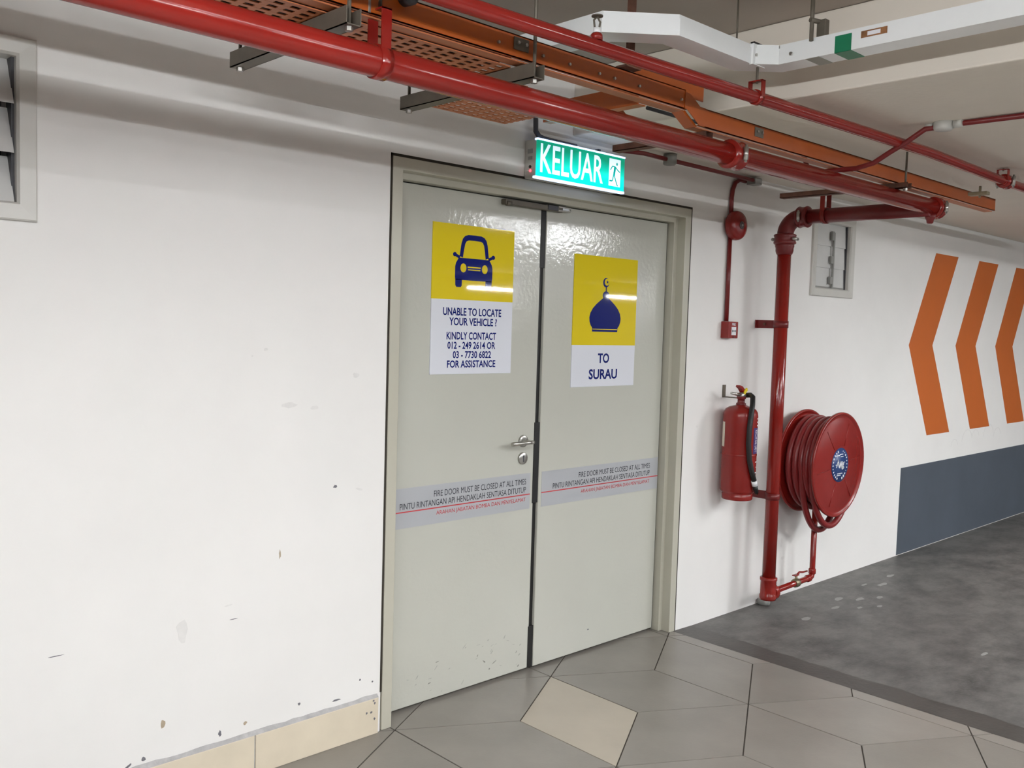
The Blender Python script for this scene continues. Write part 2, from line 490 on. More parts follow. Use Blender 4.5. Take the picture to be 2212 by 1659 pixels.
# ------------------------------------------------------------------ DOOR
dr = thing('door_1', (1.75, 0, 0), 'pale grey-green painted steel double fire door in a rebated frame', 'door', kind='structure')
# frame: profile swept round left jamb, head, right jamb
FW = .046
prof = [(0, -.004), (FW, -.004), (FW, .046), (FW+.024, .046), (FW+.024, .128), (0, .128)]   # (inward offset, y)
fm = MB()
path = []
for (x, z, sx, sz) in [(DX0, 0, 1, 0), (DX0, DH, 1, -1), (DX1, DH, -1, -1), (DX1, 0, -1, 0)]:
    path.append([(x+sx*o, y, z+sz*o) for (o, y) in prof])
n = len(prof)
vs = [p for ring in path for p in ring]
fs = [(i*n+k, i*n+(k+1) % n, (i+1)*n+(k+1) % n, (i+1)*n+k) for i in range(3) for k in range(n)]
fs += [tuple(range(n)), tuple(range(4*n-1, 3*n-1, -1))]
fr = fm.add(vs, fs).build('door_frame', 'frame', dr)
bv = fr.modifiers.new('bev', 'BEVEL'); bv.width = .0025; bv.segments = 2
jm = MB().box(DX0-.009, DX0, -.0008, .1, .15, DH+.009).box(DX1, DX1+.010, -.0008, .1, 0, DH+.009).box(DX0-.009, DX1+.010, -.0008, .1, DH, DH+.010)
jm.build('sealant_joint', 'gap', dr)
LX0, LX1 = DX0+FW+.027, DX1-FW-.027
LY, RY = .088, .083
LTOP = DH-FW-.028
# left leaf
ll = MB().box(LX0, 1.704, LY, LY+.045, .012, LTOP, .002).build('door_leaf', 'door', dr)
# right leaf with rebated meeting edge
rl = MB().box(1.731, LX1-.006, RY, RY+.02, .012, LTOP, .002).box(1.706, LX1-.006, RY+.02, RY+.047, .012, LTOP, .001).build('door_leaf', 'door', dr)
MB().box(1.704, 1.7315, RY+.0130, RY+.0215, .012, LTOP).build('meeting_gap_shade', 'black', rl)  # black strip paints in the dark of the meeting gap
MB().box(1.698, 1.7335, RY+.002, RY+.0188, .76, 1.12, .001).box(1.698, 1.7335, RY+.004, RY+.0188, .012, .20, .001).box(1.700, 1.7335, RY+.004, RY+.0188, 1.80, LTOP-.01, .001).build('lock_faceplate', 'black', rl)
MB().box(1.7335, 1.7345, RY-.0006, RY+.002, .012, LTOP).build('leaf_edge_strip', 'frame', rl)
MB().box(LX0, LX1, LY+.01, LY+.09, LTOP, LTOP+.004).box(1.692, 1.70, LY+.02, LY+.04, .012, LTOP).build('head_gap_shade', 'black', dr)  # black strips put in as the shadow of the head gap
MB().box(LX1-.006, LX1+.003, RY+.006, RY+.04, .012, LTOP).box(LX0-.003, LX0, RY+.004, RY+.04, .012, LTOP).build('edge_gap_shade', 'black', dr)  # black set between leaf and jamb to stand for shade in the gap
MB().box(LX0, LX1, LY+.05, LY+.06, 0., LTOP).build('leaf_backing', 'black', dr)  # plain black sheet behind both leaves, full height
# handle
hx, hz = 1.630, 1.042
hd = MB().lathe((hx, LY, hz), (0, -1, 0), [(.0265, 0), (.0265, .007), (.024, .009), (.012, .009)], 28).build('lever_handle', 'steel', ll)
MB().tube([(hx, LY-.008, hz), (hx, LY-.045, hz), (hx-.004, LY-.054, hz), (hx-.015, LY-.058, hz), (hx-.118, LY-.058, hz-.001)], .0085, 14).cyl((hx-.004, LY-.056, hz), (hx+.012, LY-.056, hz), .0085, 14).build('lever', 'steel', hd)
ky = MB().lathe((hx, LY, hz-.076), (0, -1, 0), [(.0265, 0), (.0265, .007), (.024, .009), (.001, .009)], 28).build('lock_escutcheon', 'steel', ll)
pr = arc((hx, hz-.068), .0055, -50, 230, 12)+[(hx-.003, hz-.092), (hx+.003, hz-.092)]
MB().prism(pr, 'y', LY-.0094, LY-.008).build('keyhole', 'dgrey', ky)
# door selector / coordinator arm at the head
cl = MB().box(1.455, 1.80, .052, .08, 2.047, 2.069, .003).cyl((1.461, .055, 2.050), (1.487, .055, 2.052), .010, 12).build('door_selector', 'galv', dr)
MB().box(1.705, 1.765, .047, .06, 2.050, 2.070, .001).build('clamp', 'dgrey', cl)
mb = MB(); mb.tube([(1.77, .052, 2.052), (1.845, .052, 2.054), (1.853, .052, 2.060), (1.845, .052, 2.068), (1.77, .052, 2.069)], .0035, 8); mb.build('wire_loop', 'steel', cl)
MB().box(1.775, 1.838, .054, .06, 2.055, 2.066).build('roller_plate', 'white', cl)
# scuffs at the bottom of the leaves
def dblob(par, x, z, rx, rz, y, m='scuff', rot=0.):
    pts = []
    for k in range(9):
        a = 2*math.pi*k/9; q = random.uniform(.5, 1.2)
        u, v = rx*math.cos(a)*q, rz*math.sin(a)*q
        pts.append((x+u*math.cos(rot)-v*math.sin(rot), z+u*math.sin(rot)+v*math.cos(rot)))
    MB().prism(pts, 'y', y-.0005, y+.0005).build('scuff_mark', m, par)
sm = mat('door_scuff', srgb(166, 165, 157), .5, var=.2, scale=60); MT['dscuff'] = sm; MT['dscuff2'] = mat('door_scrape', srgb(128, 126, 118), .5, var=.2, scale=60)
for k in range(26):
    x = random.uniform(1.0, 1.66); z = random.uniform(.03, .20)
    if k > 16: x = random.uniform(1.38, 1.66)
    dblob(ll, x, z, random.uniform(.004, .014), random.uniform(.0012, .004), LY, 'dscuff', random.uniform(-.2, 1.0))
for (x, z, rx, rz, r_) in [(1.50, .085, .018, .0025, .5), (1.44, .10, .010, .004, -.6), (1.47, .06, .005, .004, 0), (1.645, .035, .008, .003, .8), (1.40, .135, .006, .002, 1), (1.63, .10, .006, .002, .9), (1.18, .16, .010, .002, .2), (1.14, .08, .010, .002, .2)]:
    dblob(ll, x, z, rx, rz, LY, 'dscuff2', r_)
dblob(rl, 2.10, .105, .006, .005, RY, 'scuff')

# ------------------------------------------------------------------ SIGNS on the door
def quad(x0, x1, z0, z1, y0, y1): return MB().box(x0, x1, y0, y1, z0, z1)
def disc(cx, cz, rx, rz, y0, y1, n=28):
    return MB().prism([(cx+rx*math.cos(2*math.pi*k/n), cz+rz*math.sin(2*math.pi*k/n)) for k in range(n)], 'y', y0, y1)
yf = LY-.004
s1 = thing('door_sign', (1.32, LY, 1.341), 'yellow and white acrylic sign with navy car symbol asking about a lost vehicle', 'sign')
quad(1.100, 1.540, 1.642, 1.943, yf, LY).build('yellow_panel', 'yellow', s1)
quad(1.100, 1.540, 1.341, 1.642, yf, LY).build('white_panel', 'signwhite', s1)
cx = 1.318
def mir(h): return [(cx-a, b) for a, b in h]+[(cx+a, b) for a, b in reversed(h)]
yb = yf-.0005
outer = [(.0, 1.906), (.035, 1.905), (.052, 1.900), (.064, 1.888), (.071, 1.868), (.079, 1.818)]
inner = [(.0, 1.884), (.032, 1.883), (.044, 1.879), (.051, 1.868), (.056, 1.845), (.062, 1.812)]
car = MB()
for sgn in (-1, 1):
    o_ = [(cx+sgn*a, b) for a, b in outer]; i_ = [(cx+sgn*a, b) for a, b in inner]
    for k in range(len(o_)-1):
        car.prism([o_[k], o_[k+1], i_[k+1], i_[k]], 'y', yb, yf+.0002)
    car.prism([(cx+sgn*.075, 1.818), (cx+sgn*.097, 1.826), (cx+sgn*.100, 1.822), (cx+sgn*.100, 1.815), (cx+sgn*.080, 1.806)], 'y', yb, yf+.0002)
    car.prism([(cx+sgn*(.104+.010*math.cos(t)), 1.823+.009*math.sin(t)) for t in [k*math.pi/6 for k in range(12)]], 'y', yb-.00005, yf+.0002)
    car.prism([(cx+sgn*.064, 1.725), (cx+sgn*.064, 1.700), (cx+sgn*.069, 1.693), (cx+sgn*.092, 1.693), (cx+sgn*.098, 1.700), (cx+sgn*.099, 1.725)], 'y', yb, yf+.0002)
car.prism(mir([(0, 1.811), (.080, 1.811), (.086, 1.806), (.097, 1.790), (.101, 1.775), (.101, 1.735), (.099, 1.722), (.0, 1.722)]), 'y', yb, yf+.0002)
car.build('car_symbol', 'blue', s1)
for sgn in (-1, 1): disc(cx+sgn*.058, 1.771, .0155, .018, yb-.0005, yb+.0001).build('headlamp_symbol', 'yellow', s1)
quad(cx-.035, cx+.035, 1.773, 1.778, yb-.0005, yb+.0001).build('grille_line', 'yellow', s1)
quad(cx-.033, cx+.033, 1.763, 1.767, yb-.0005, yb+.0001).build('grille_line', 'yellow', s1)
for t, a, b, z0, z1 in [('UNABLE TO LOCATE', 1.160, 1.476, 1.578, 1.610), ('YOUR VEHICLE ?', 1.193, 1.452, 1.538, 1.570), ('KINDLY CONTACT', 1.181, 1.450, 1.481, 1.512), ('012 - 249 2614 OR', 1.187, 1.447, 1.443, 1.473),
                       ('03 - 7730 6822', 1.216, 1.424, 1.405, 1.435), ('FOR ASSISTANCE', 1.187, 1.450, 1.367, 1.397)]:
    text_mesh(t, a, b, z0, z1, yf-.0006, .022).build('lettering', 'blue', s1)
yf2 = RY-.004
s2 = thing('door_sign', (2.14, RY, 1.27), 'yellow and white acrylic sign with navy dome and crescent reading TO SURAU', 'sign')
quad(1.916, 2.366, 1.464, 1.877, yf2, RY).build('yellow_panel', 'yellow', s2)
quad(1.916, 2.366, 1.270, 1.464, yf2, RY).build('white_panel', 'signwhite', s2)
cx = 2.139; yb = yf2-.0005
half = [(.0, 1.696), (.014, 1.692), (.022, 1.683), (.040, 1.672), (.066, 1.655), (.090, 1.635), (.106, 1.613), (.112, 1.592), (.110, 1.574), (.102, 1.557), (.091, 1.545), (.090, 1.527), (.0, 1.527)]
dm = MB().prism(mir(half), 'y', yb, yf2+.0002)
dm.build('dome_symbol', 'blue', s2)
disc(cx, 1.697, .024, .020, yb-.0001, yf2+.0002).build('finial_ball', 'blue', s2)
MB().box(cx-.0035, cx+.0035, yb, yf2, 1.712, 1.736).build('finial_stem', 'blue', s2)
p = arc((cx-.002, 1.757), .022, 50, 340, 20); q = arc((cx+.004, 1.760), .0165, 340, 50, 20)
cr = MB()
for k in range(20):
    cr.prism([p[k], p[k+1], q[19-k], q[20-k]], 'y', yb, yf2+.0002)
cr.build('crescent_symbol', 'blue', s2)
st = []
for k in range(10):
    r_ = .009 if k % 2 == 0 else .004
    st.append((cx+.007+r_*math.cos(math.pi/2+k*math.pi/5), 1.760+r_*math.sin(math.pi/2+k*math.pi/5)))
MB().prism(st, 'y', yb, yf2+.0002).build('star_symbol', 'blue', s2)
quad(cx-.088, cx+.088, 1.537, 1.540, yb-.0005, yb+.0001).build('dome_line', 'yellow', s2)
text_mesh('TO', 2.096, 2.177, 1.379, 1.426, yf2-.0006, .03).build('lettering', 'blue', s2)
text_mesh('SURAU', 2.036, 2.239, 1.304, 1.352, yf2-.0006, .03).build('lettering', 'blue', s2)

def strip(name, x0, x1, y, label, tx):
    t = thing(name, ((x0+x1)/2, y, .738), label, 'sticker', 'fire door notice strips')
    quad(x0, x1, .738, .897, y-.0012, y).build('backing', 'strip', t)
    quad(x0, x1, .800, .8045, y-.0017, y-.001).build('red_rule', 'redprint', t)
    yy = y-.0018
    a0, a1, b0, c0 = tx
    text_mesh('FIRE DOOR MUST BE CLOSED AT ALL TIMES', a0, a1, .848, .873, yy, 0).build('lettering', 'print', t)
    text_mesh('PINTU RINTANGAN API HENDAKLAH SENTIASA DITUTUP', b0, a1, .812, .837, yy, 0).build('lettering', 'print', t)
    text_mesh('ARAHAN JABATAN BOMBA DAN PENYELAMAT', c0, a1, .768, .790, yy, 0).build('lettering', 'redprint', t)
strip('notice_strip', LX0+.002, 1.683, LY, 'silver fire door notice strip below the lever handle', (1.139, 1.657, .970, 1.153))
strip('notice_strip', 1.750, LX1-.010, RY, 'silver fire door notice strip on the leaf without a handle', (1.995, 2.525, 1.823, 2.012))

# ------------------------------------------------------------------ EXIT SIGN
ex = thing('exit_sign', (1.77, 0, 2.145), 'lit green and white KELUAR exit sign box above the double door', 'exit sign')
MB().box(1.502, 2.047, -.072, -.004, 2.150, 2.306, .004).build('housing', 'whitegrey', ex)
MB().box(1.500, 2.049, -.080, -.0715, 2.156, 2.301).build('lit_panel', 'signface', ex)
MB().box(1.497, 2.052, -.082, -.064, 2.301, 2.309, .002).box(1.490, 2.052, -.082, -.064, 2.146, 2.156, .002).build('edge_light', 'signedge', ex)
text_mesh('KELUAR', 1.517, 1.905, 2.172, 2.290, -.0806, .010).build('lettering', 'signlet', ex)
MB().box(1.945, 2.021, -.0808, -.0795, 2.172, 2.290).build('pictogram_panel', 'signlet', ex)
yy = -.0812
mn = MB()
mn.prism([(1.996+.0055*math.cos(k*math.pi/6), 2.2695+.0065*math.sin(k*math.pi/6)) for k in range(12)], 'y', yy, -.0805)
def limb(pts, wd):
    for (a, b) in zip(pts, pts[1:]):
        d = Vector((b[0]-a[0], b[1]-a[1])).normalized(); nn = Vector((-d.y, d.x))*wd
        mn.prism([(a[0]+nn.x, a[1]+nn.y), (b[0]+nn.x, b[1]+nn.y), (b[0]-nn.x, b[1]-nn.y), (a[0]-nn.x, a[1]-nn.y)], 'y', yy, -.0805)
limb([(1.984, 2.257), (1.978, 2.218)], .0065)
limb([(1.986, 2.256), (1.966, 2.258), (1.953, 2.240)], .0026)
limb([(1.986, 2.256), (2.002, 2.244), (2.018, 2.236)], .0026)
limb([(1.976, 2.222), (1.968, 2.194), (1.948, 2.193)], .0033)
limb([(1.980, 2.222), (1.990, 2.198), (2.004, 2.174)], .0033)
mn.build('running_figure', 'signman', ex)
MB().lathe((1.502, -.038, 2.196), (-1, 0, 0), [(.006, 0), (.006, .004), (.003, .006)], 14).build('test_button', 'black', ex)
MB().lathe((1.502, -.040, 2.180), (-1, 0, 0), [(.0055, 0), (.005, .004), (.002, .006)], 14).build('indicator_lamp', 'ledred', ex)
MB().box(1.4995, 1.502, -.050, -.022, 2.250, 2.268).box(1.4995, 1.502, -.048, -.026, 2.225, 2.238).build('rating_label', 'grey', ex)
MB().tube([(1.53, -.03, ZL+.1), (1.53, -.035, 2.345), (1.545, -.04, 2.325), (1.57, -.045, 2.318), (1.67, -.045, 2.316)], .011, 12).build('cable_conduit', 'dgrey', ex)
MB().box(1.63, 1.76, -.06, -.02, 2.306, 2.324, .004).build('mounting_block', 'dgrey', ex)
MB().box(1.90, 1.915, -.055, -.03, 2.306, 2.326, .002).build('mounting_clip', 'dgrey', ex)

# ------------------------------------------------------------------ LOUVRE WINDOWS
def louvre_window(name, hole, label, ang, lever):
    x0, x1, z0, z1 = hole
    fw_ = .048
    t = thing(name, ((x0+x1)/2, 0, z0), label, 'window', kind='structure')
    X0, X1, Z0, Z1 = x0-fw_, x1+fw_, z0-fw_, z1+fw_
    # frame: flat trim with mitred corners, and an inner liner
    pr = [(0, .0), (0, -.012), (.004, -.016), (fw_-.004, -.013), (fw_+.002, -.004), (fw_+.002, .07), (fw_, .07), (fw_, .0)]
    vs = []; n = len(pr)
    for (x, z, sx, sz) in [(X0, Z0, 1, 1), (X0, Z1, 1, -1), (X1, Z1, -1, -1), (X1, Z0, -1, 1)]:
        vs += [(x+sx*o, y, z+sz*o) for (o, y) in pr]
    fs = [(i*n+k, i*n+(k+1) % n, ((i+1) % 4)*n+(k+1) % n, ((i+1) % 4)*n+k) for i in range(4) for k in range(n)]
    MB().add(vs, fs).build('window_frame', 'alu', t)
    nb = 3
    h = (z1-z0)/nb
    for k in range(nb):
        zc = z0+h*(k+.5)
        a = math.radians(ang)
        hh = h*.53
        dz, dy = hh*math.cos(a), hh*math.sin(a)
        th = .004
        pts = [(.024-dy, zc-dz), (.024-dy+th, zc-dz), (.024+dy+th, zc+dz), (.024+dy, zc+dz)]
        MB().prism(pts, 'x', x0+.008, x1-.008).build('louvre_blade', 'glass', t)
    MB().box(x0, x0+.010, .015, .06, z0, z1).box(x1-.010, x1, .015, .06, z0, z1).build('blade_carrier', 'dgrey', t)
    if lever:
        xm = (x0+x1)/2+.02
        lv = MB().box(xm, xm+.016, .004, .014, z0+.01, z1-.05, .002).box(xm-.026, xm+.002, .002, .016, z1-.10, z1-.045, .002).box(xm-.028, xm+.002, .002, .016, z0+.155, z0+.20, .002).box(xm-.032, xm+.002, .000, .016, z0+.03, z0+.075, .002)
        lv.build('operating_lever', 'grey', t)
        MB().box(x0+.01, x1-.01, .02, .05, z0, z0+.014).build('sill_channel', 'grey', t)
    MB().box(x0-.02, x1+.02, .148, .15, z0-.02, z1+.02).build('backing_panel', 'dgrey', t)
    return t
louvre_window('window_1', WL, 'aluminium louvre vent window with its slats tilted open, alone on the bare wall', 24, False)
louvre_window('window_2', WR, 'aluminium louvre vent window with closed slats and a central lever, above the hose reel', 3, True)

# ------------------------------------------------------------------ FIRE MAIN (big red pipe overhead)
PY, PZ, PR = -.905, 2.170, .0375
fmn = thing('fire_main_pipe', (1.0, PY, PZ-PR), 'thick glossy red fire main pipe running overhead along the wall', 'pipe')
MB().cyl((-2.6, PY, PZ), (3.36, PY, PZ), PR, 32).build('pipe', 'redpipe', fmn)
def coupling(par, c, axis, r, L=.05, bolt=True, name='grooved_coupling', m='redpipe'):
    c = Vector(c); a = Vector(axis).normalized()
    pr = [(r+.001, -L/2-.004), (r+.011, -L/2), (r+.014, -L/2+.006), (r+.010, -L*.2), (r+.010, L*.2), (r+.014, L/2-.006), (r+.011, L/2), (r+.001, L/2+.004)]
    o = MB().lathe(c, a, pr, 32).build(name, m, par)
    if bolt:
        u = a.orthogonal().normalized() if abs(a.z) < .5 else Vector((1, 0, 0))
        u = Vector((0, -1, 0)) if abs(a.x) > .5 else (Vector((1, 0, 0)) if abs(a.y) > .5 else Vector((0, -1, 0)))
        v = a.cross(u)
        for s_ in (1, -1):
            p = c+u*s_*(r+.016)
            MB().tube([p-v*.030, p-v*.022, p-v*.022, p+v*.022, p+v*.022, p+v*.030], [.005, .005, .009, .009, .005, .005], 10).build('bolt', 'steel', o)
    return o
coupling(fmn, (1.655, PY, PZ), (1, 0, 0), PR, .07)
coupling(fmn, (3.395, PY, PZ), (1, 0, 0), PR, .06)
MB().lathe((3.42, PY, PZ), (1, 0, 0), [(PR, 0), (PR, .012), (PR-.006, .024), (.004, .03)], 28).build('end_cap', 'redpipe', fmn)
MB().lathe((3.345, PY, PZ-PR+.004), (0, 0, -1), [(.026, 0), (.024, .018), (.017, .030), (.015, .042), (.010, .046)], 18).build('drain_plug', 'reddark', fmn)
def clevis(par, x, y, z, r, top, rod=True):
    h = MB()
    h.lathe((x, y, z), (1, 0, 0), [(r+.001, -.016), (r+.004, -.016), (r+.004, .016), (r+.001, .016)], 28)
    h.box(x-.014, x+.014, y-.030, y-.026, z+r-.01, z+r+.085).box(x-.014, x+.014, y+.026, y+.030, z+r-.01, z+r+.085).box(x-.014, x+.014, y-.030, y+.030, z+r+.082, z+r+.086)
    o = h.build('clevis_hanger', 'redpipe', par)
    if rod: MB().cyl((x, y, z+r+.085), (x, y, top), .005, 8).build('threaded_rod', 'galv', o)
clevis(fmn, .135, PY, PZ, PR, ZH)
MB().cyl((.105, PY+.01, PZ+.11), (.105, PY+.01, PZ+.165), .011, 12).build('rod_coupler', 'steel', fmn)

# riser: branch, elbow, vertical pipe, foot
RX, RYY = 3.320, -.150
rs = thing('riser_pipe', (RX, RYY, .08), 'red riser pipe with elbow standing in front of the wall beside the extinguisher', 'pipe')
BZ = 2.160
MB().cyl((RX, -.915, BZ), (RX, RYY-.10, BZ), .0375, 28).build('branch_pipe', 'reddark', rs)
el = [(RX, RYY-.10, BZ)]+[(RX, RYY-.09+.09*math.sin(t), BZ-.09+.09*math.cos(t)) for t in [k*math.pi/2/10 for k in range(11)]]+[(RX, RYY, BZ-.10)]
MB().tube(el, .043, 24).build('elbow', 'reddark', rs)
coupling(rs, (RX, RYY-.105, BZ), (0, 1, 0), .043, .055, True, m='reddark')
coupling(rs, (RX, RYY, BZ-.112), (0, 0, 1), .046, .05, True, m='reddark')
MB().lathe((RX, RYY, 2.03), (0, 0, -1), [(.050, 0), (.050, .02), (.047, .03), (.047, .045), (.042, .06), (.0375, .065)], 28).build('reducer', 'reddark', rs)
MB().cyl((RX, RYY, 2.0), (RX, RYY, .16), .0365, 32).build('pipe', 'redpipe', rs)
MB().lathe((RX, RYY, .08), (0, 0, 1), [(.025, 0), (.044, .002), (.046, .012), (.046, .028), (.043, .032), (.043, .105), (.047, .110), (.047, .124), (.0365, .128)], 30).build('foot_fitting', 'redpipe', rs)
MB().lathe((RX+.03, RYY, .115), (1, 0, 0), [(.040, 0), (.044, .012), (.044, .026), (.034, .032), (.022, .046)], 24).build('side_outlet', 'redpipe', rs)
for zb in (1.592, .655):
    b = MB().box(RX-.019, RX+.019, -.002, -.006, zb-.022, zb+.022).box(RX-.004, RX+.004, RYY+.034, -.004, zb-.022, zb+.022)
    b.lathe((RX, RYY, zb), (0, 0, 1), [(.0368, -.018), (.0400, -.018), (.0400, .018), (.0368, .018)], 28)
    o = b.build('wall_bracket', 'reddark', rs)
    MB().hexb((RX-.004, -.055, zb), (RX-.012, -.055, zb), .008).build('bolt', 'rust', o)
clv = MB().lathe((RX, -.375, BZ), (0, 1, 0), [(.0385, -.012), (.042, -.012), (.042, .012), (.0385, .012)], 28).box(RX-.036, RX-.031, -.387, -.363, BZ+.02, BZ+.115).box(RX+.031, RX+.036, -.387, -.363, BZ+.02, BZ+.115).box(RX-.034, RX+.034, -.387, -.363, BZ+.112, BZ+.116)
o = clv.build('clevis_hanger', 'redpipe', rs)
MB().cyl((RX, -.375, BZ+.113), (RX, -.375, ZL), .005, 8).build('threaded_rod', 'galv', o)
# feed to the reel
MB().tube([(RX+.06, RYY, .115), (3.68, RYY, .122), (3.775, RYY, .124), (3.792, RYY, .130), (3.800, RYY, .148), (3.800, RYY, .78)], .0165, 16).build('reel_feed_pipe', 'redpipe', rs)
MB().lathe((3.800, RYY, .148), (0, 0, 1), [(.0165, -.006), (.021, 0), (.021, .024), (.0165, .03)], 18).lathe((3.745, RYY, .124), (1, 0, 0), [(.0165, -.006), (.021, 0), (.021, .024), (.0165, .03)], 18).build('pipe_elbow', 'redpipe', rs)
vb = MB().lathe((3.62, RYY, .121), (1, 0, 0), [(.020, -.022), (.024, -.018), (.022, -.008), (.026, 0), (.022, .008), (.024, .018), (.020, .022)], 18).cyl((3.62, RYY, .13), (3.62, RYY, .168), .008, 10).build('ball_valve', 'brass', rs)
MB().box(3.590, 3.635, RYY-.012, RYY+.012, .164, .170, .002).tube([(3.63, RYY, .168), (3.655, RYY, .178), (3.69, RYY, .172), (3.74, RYY, .170)], [.006, .006, .006, .005], 8).build('valve_lever', 'red', vb)
cp = MB().lathe((3.475, -.035, 0), (0, 0, 1), [(.034, -.003), (.036, .006), (.036, .022), (.030, .027), (.001, .028)], 24).build('floor_cap', 'grey')
tag(cp, 'small grey round cap on the concrete floor at the foot of the riser pipe', 'cap')

# ------------------------------------------------------------------ SPRINKLER PIPE
sp = thing('sprinkler_pipe', (.73, -1.066, 2.29), 'slim red sprinkler pipe running overhead above the orange cable tray', 'pipe')
spa, spb, spc = Vector((-2.2, -.96, 2.31)), Vector((.73, -1.066, 2.31)), Vector((6.5, -1.135, 2.31))
SR = .0205
MB().tube([spa, spb, Vector((2.7, -1.145, 2.31)), Vector((3.65, -1.125, 2.31)), spc], SR, 20).build('pipe', 'redpipe', sp)
def on_sp(x):
    if x < .73: t = (x+2.2)/2.93; return spa.lerp(spb, t)
    if x < 2.7: return spb.lerp(Vector((2.7, -1.145, 2.31)), (x-.73)/1.97)
    return Vector((2.7, -1.145, 2.31)).lerp(Vector((3.65, -1.125, 2.31)), (x-2.7)/.95)
p = on_sp(.735)
h1 = MB().lathe(p+Vector((0, 0, SR-.004)), (0, 0, 1), [(.017, 0), (.017, .014), (.012, .02)], 14).build('sprinkler_outlet', 'redpipe', sp)
MB().cyl(p+Vector((0, 0, .032)), p+Vector((0, 0, .05)), .010, 12).build('sprinkler_neck', 'white', h1)
MB().tube([p+Vector((-.009, 0, .05)), p+Vector((-.013, 0, .068)), p+Vector((0, 0, .08)), p+Vector((.013, 0, .068)), p+Vector((.009, 0, .05))], .003, 6).lathe(p+Vector((0, 0, .08)), (0, 0, 1), [(.016, 0), (.016, .003)], 14).build('sprinkler_head', 'galv', h1)
for (x, top) in [(1.487, 2.407), (3.62, ZL)]:
    p = on_sp(x)
    b = MB().lathe(p, (1, 0, 0), [(SR+.001, -.010), (SR+.004, -.010), (SR+.004, .010), (SR+.001, .010)], 24)
    b.box(p.x-.010, p.x+.010, p.y-.026, p.y-.022, p.z+.0, p.z+.052).box(p.x-.010, p.x+.010, p.y+.022, p.y+.026, p.z+.0, p.z+.052).box(p.x-.010, p.x+.010, p.y-.026, p.y+.026, p.z+.049, p.z+.053)
    o = b.build('pipe_hanger', 'redpipe', sp)
    MB().cyl((p.x, p.y, p.z+.045), (p.x, p.y, top), .0045, 8).build('threaded_rod', 'galv', o)
coupling(sp, on_sp(3.66), (1, 0, 0), SR, .06, True)
p = on_sp(3.60)
MB().box(3.585, 3.625, -1.07, -.98, 2.245, 2.262, .003).cyl((3.605, -1.03, 2.235), (3.605, -1.03, 2.29), .006, 8).build('tray_clamp', 'brass', sp)

# ------------------------------------------------------------------ CABLE TRAY (orange)
ct = thing('cable_tray', (.5, -.6, 2.27), 'orange cable tray with perforated base hung above the red main', 'cable tray')
TY = -.905
def rail(x0, x1, zb, zt, name):
    o = MB().box(x0, x1, TY, TY+.003, zb, zt).box(x0, x1, TY, TY+.018, zt-.003, zt).box(x0, x1, TY, TY+.010, zb, zb+.003).build(name, 'orange', ct)
    MB().box(x0, x1, TY+.010, TY+.014, zb+.010, zb+.013).build('rail_groove', 'gap', o)
    MB().box(x0, x1, TY+.015, TY+.055, zb-.004, zb).build('bottom_flange', 'orangep', o)
    return o
rail(-2.4, 1.375, 2.279, 2.341, 'side_rail')
# dropped section after the step
rail(1.445, 4.17, 2.238, 2.300, 'side_rail')
k1 = MB().prism([(1.36, 2.279), (1.375, 2.279), (1.445, 2.238), (1.475, 2.238), (1.475, 2.300), (1.445, 2.300), (1.375, 2.341), (1.36, 2.341)], 'y', TY-.003, TY).build('step_plate', 'orange', ct)
MB().prism([(1.365, 2.275), (1.380, 2.279), (1.45, 2.238), (1.44, 2.234)], 'y', TY+.012, TY+.055).build('step_flange', 'orange', ct)
MB().prism([(1.365, 2.277), (1.44, 2.236), (1.445, 2.300), (1.375, 2.341)], 'y', TY+.30, TY+.305).build('step_plate', 'orange', ct)
# cover plate rising behind the sprinkler pipe
MB().box(1.10, 1.50, TY+.025, TY+.03, 2.33, 2.415).build('upstand_plate', 'orange', ct)
# perforated base of the near section
pb = MB()
px0, px1, py0, py1 = -2.4, .62, -.842, -.475
nr = 12
for k in range(nr+1):
    y = py0+(py1-py0)*k/nr
    pb.box(px0, px1, y-.0075, y+.0075, 2.270, 2.273)
x = px0; k = 0
while x < px1:
    pb.box(x, x+.018, py0, py1, 2.2702, 2.2728); x += .043
pb.build('perforated_base', 'orangep', ct)['kind'] = 'stuff'
MB().box(-2.4, .62, -.468, -.464, 2.270, 2.335).box(-2.4, .62, -.48, -.464, 2.268, 2.271).build('back_rail', 'orange', ct)
# mitred end piece of the base, past the channel
pe = MB()
def xend(y): return max(.72, min(1.12, .72+(y+.80)*.40/.36))
for k in range(19):
    y = -.842+k*.0302
    pe.box(.668, xend(y), y-.0075, y+.0075, 2.270, 2.273)
x = .668
while x < 1.11:
    ya = -.842 if x < .70 else -.80+(x-.70)*.36/.40
    pe.box(x, x+.018, ya, -.298, 2.2702, 2.2728); x += .043
pe.build('perforated_base_end', 'orangep', ct)['kind'] = 'stuff'
for k in range(9):
    y = -.86+k*.042
    MB().tube([(-2.4, y, 2.294+.004*(k % 3)), (-.6, y+.006, 2.296), (.2, y-.004, 2.294), (.60, y, 2.298)], random.uniform(.016, .019), 8).build('cable', 'black' if k % 3 else 'dgrey', ct)
# side branch turning to the wall
br = MB().box(1.185, 1.19, -.85, -.42, 2.272, 2.335).box(1.185, 1.225, -.85, -.42, 2.270, 2.273).build('branch_rail', 'orange', ct)
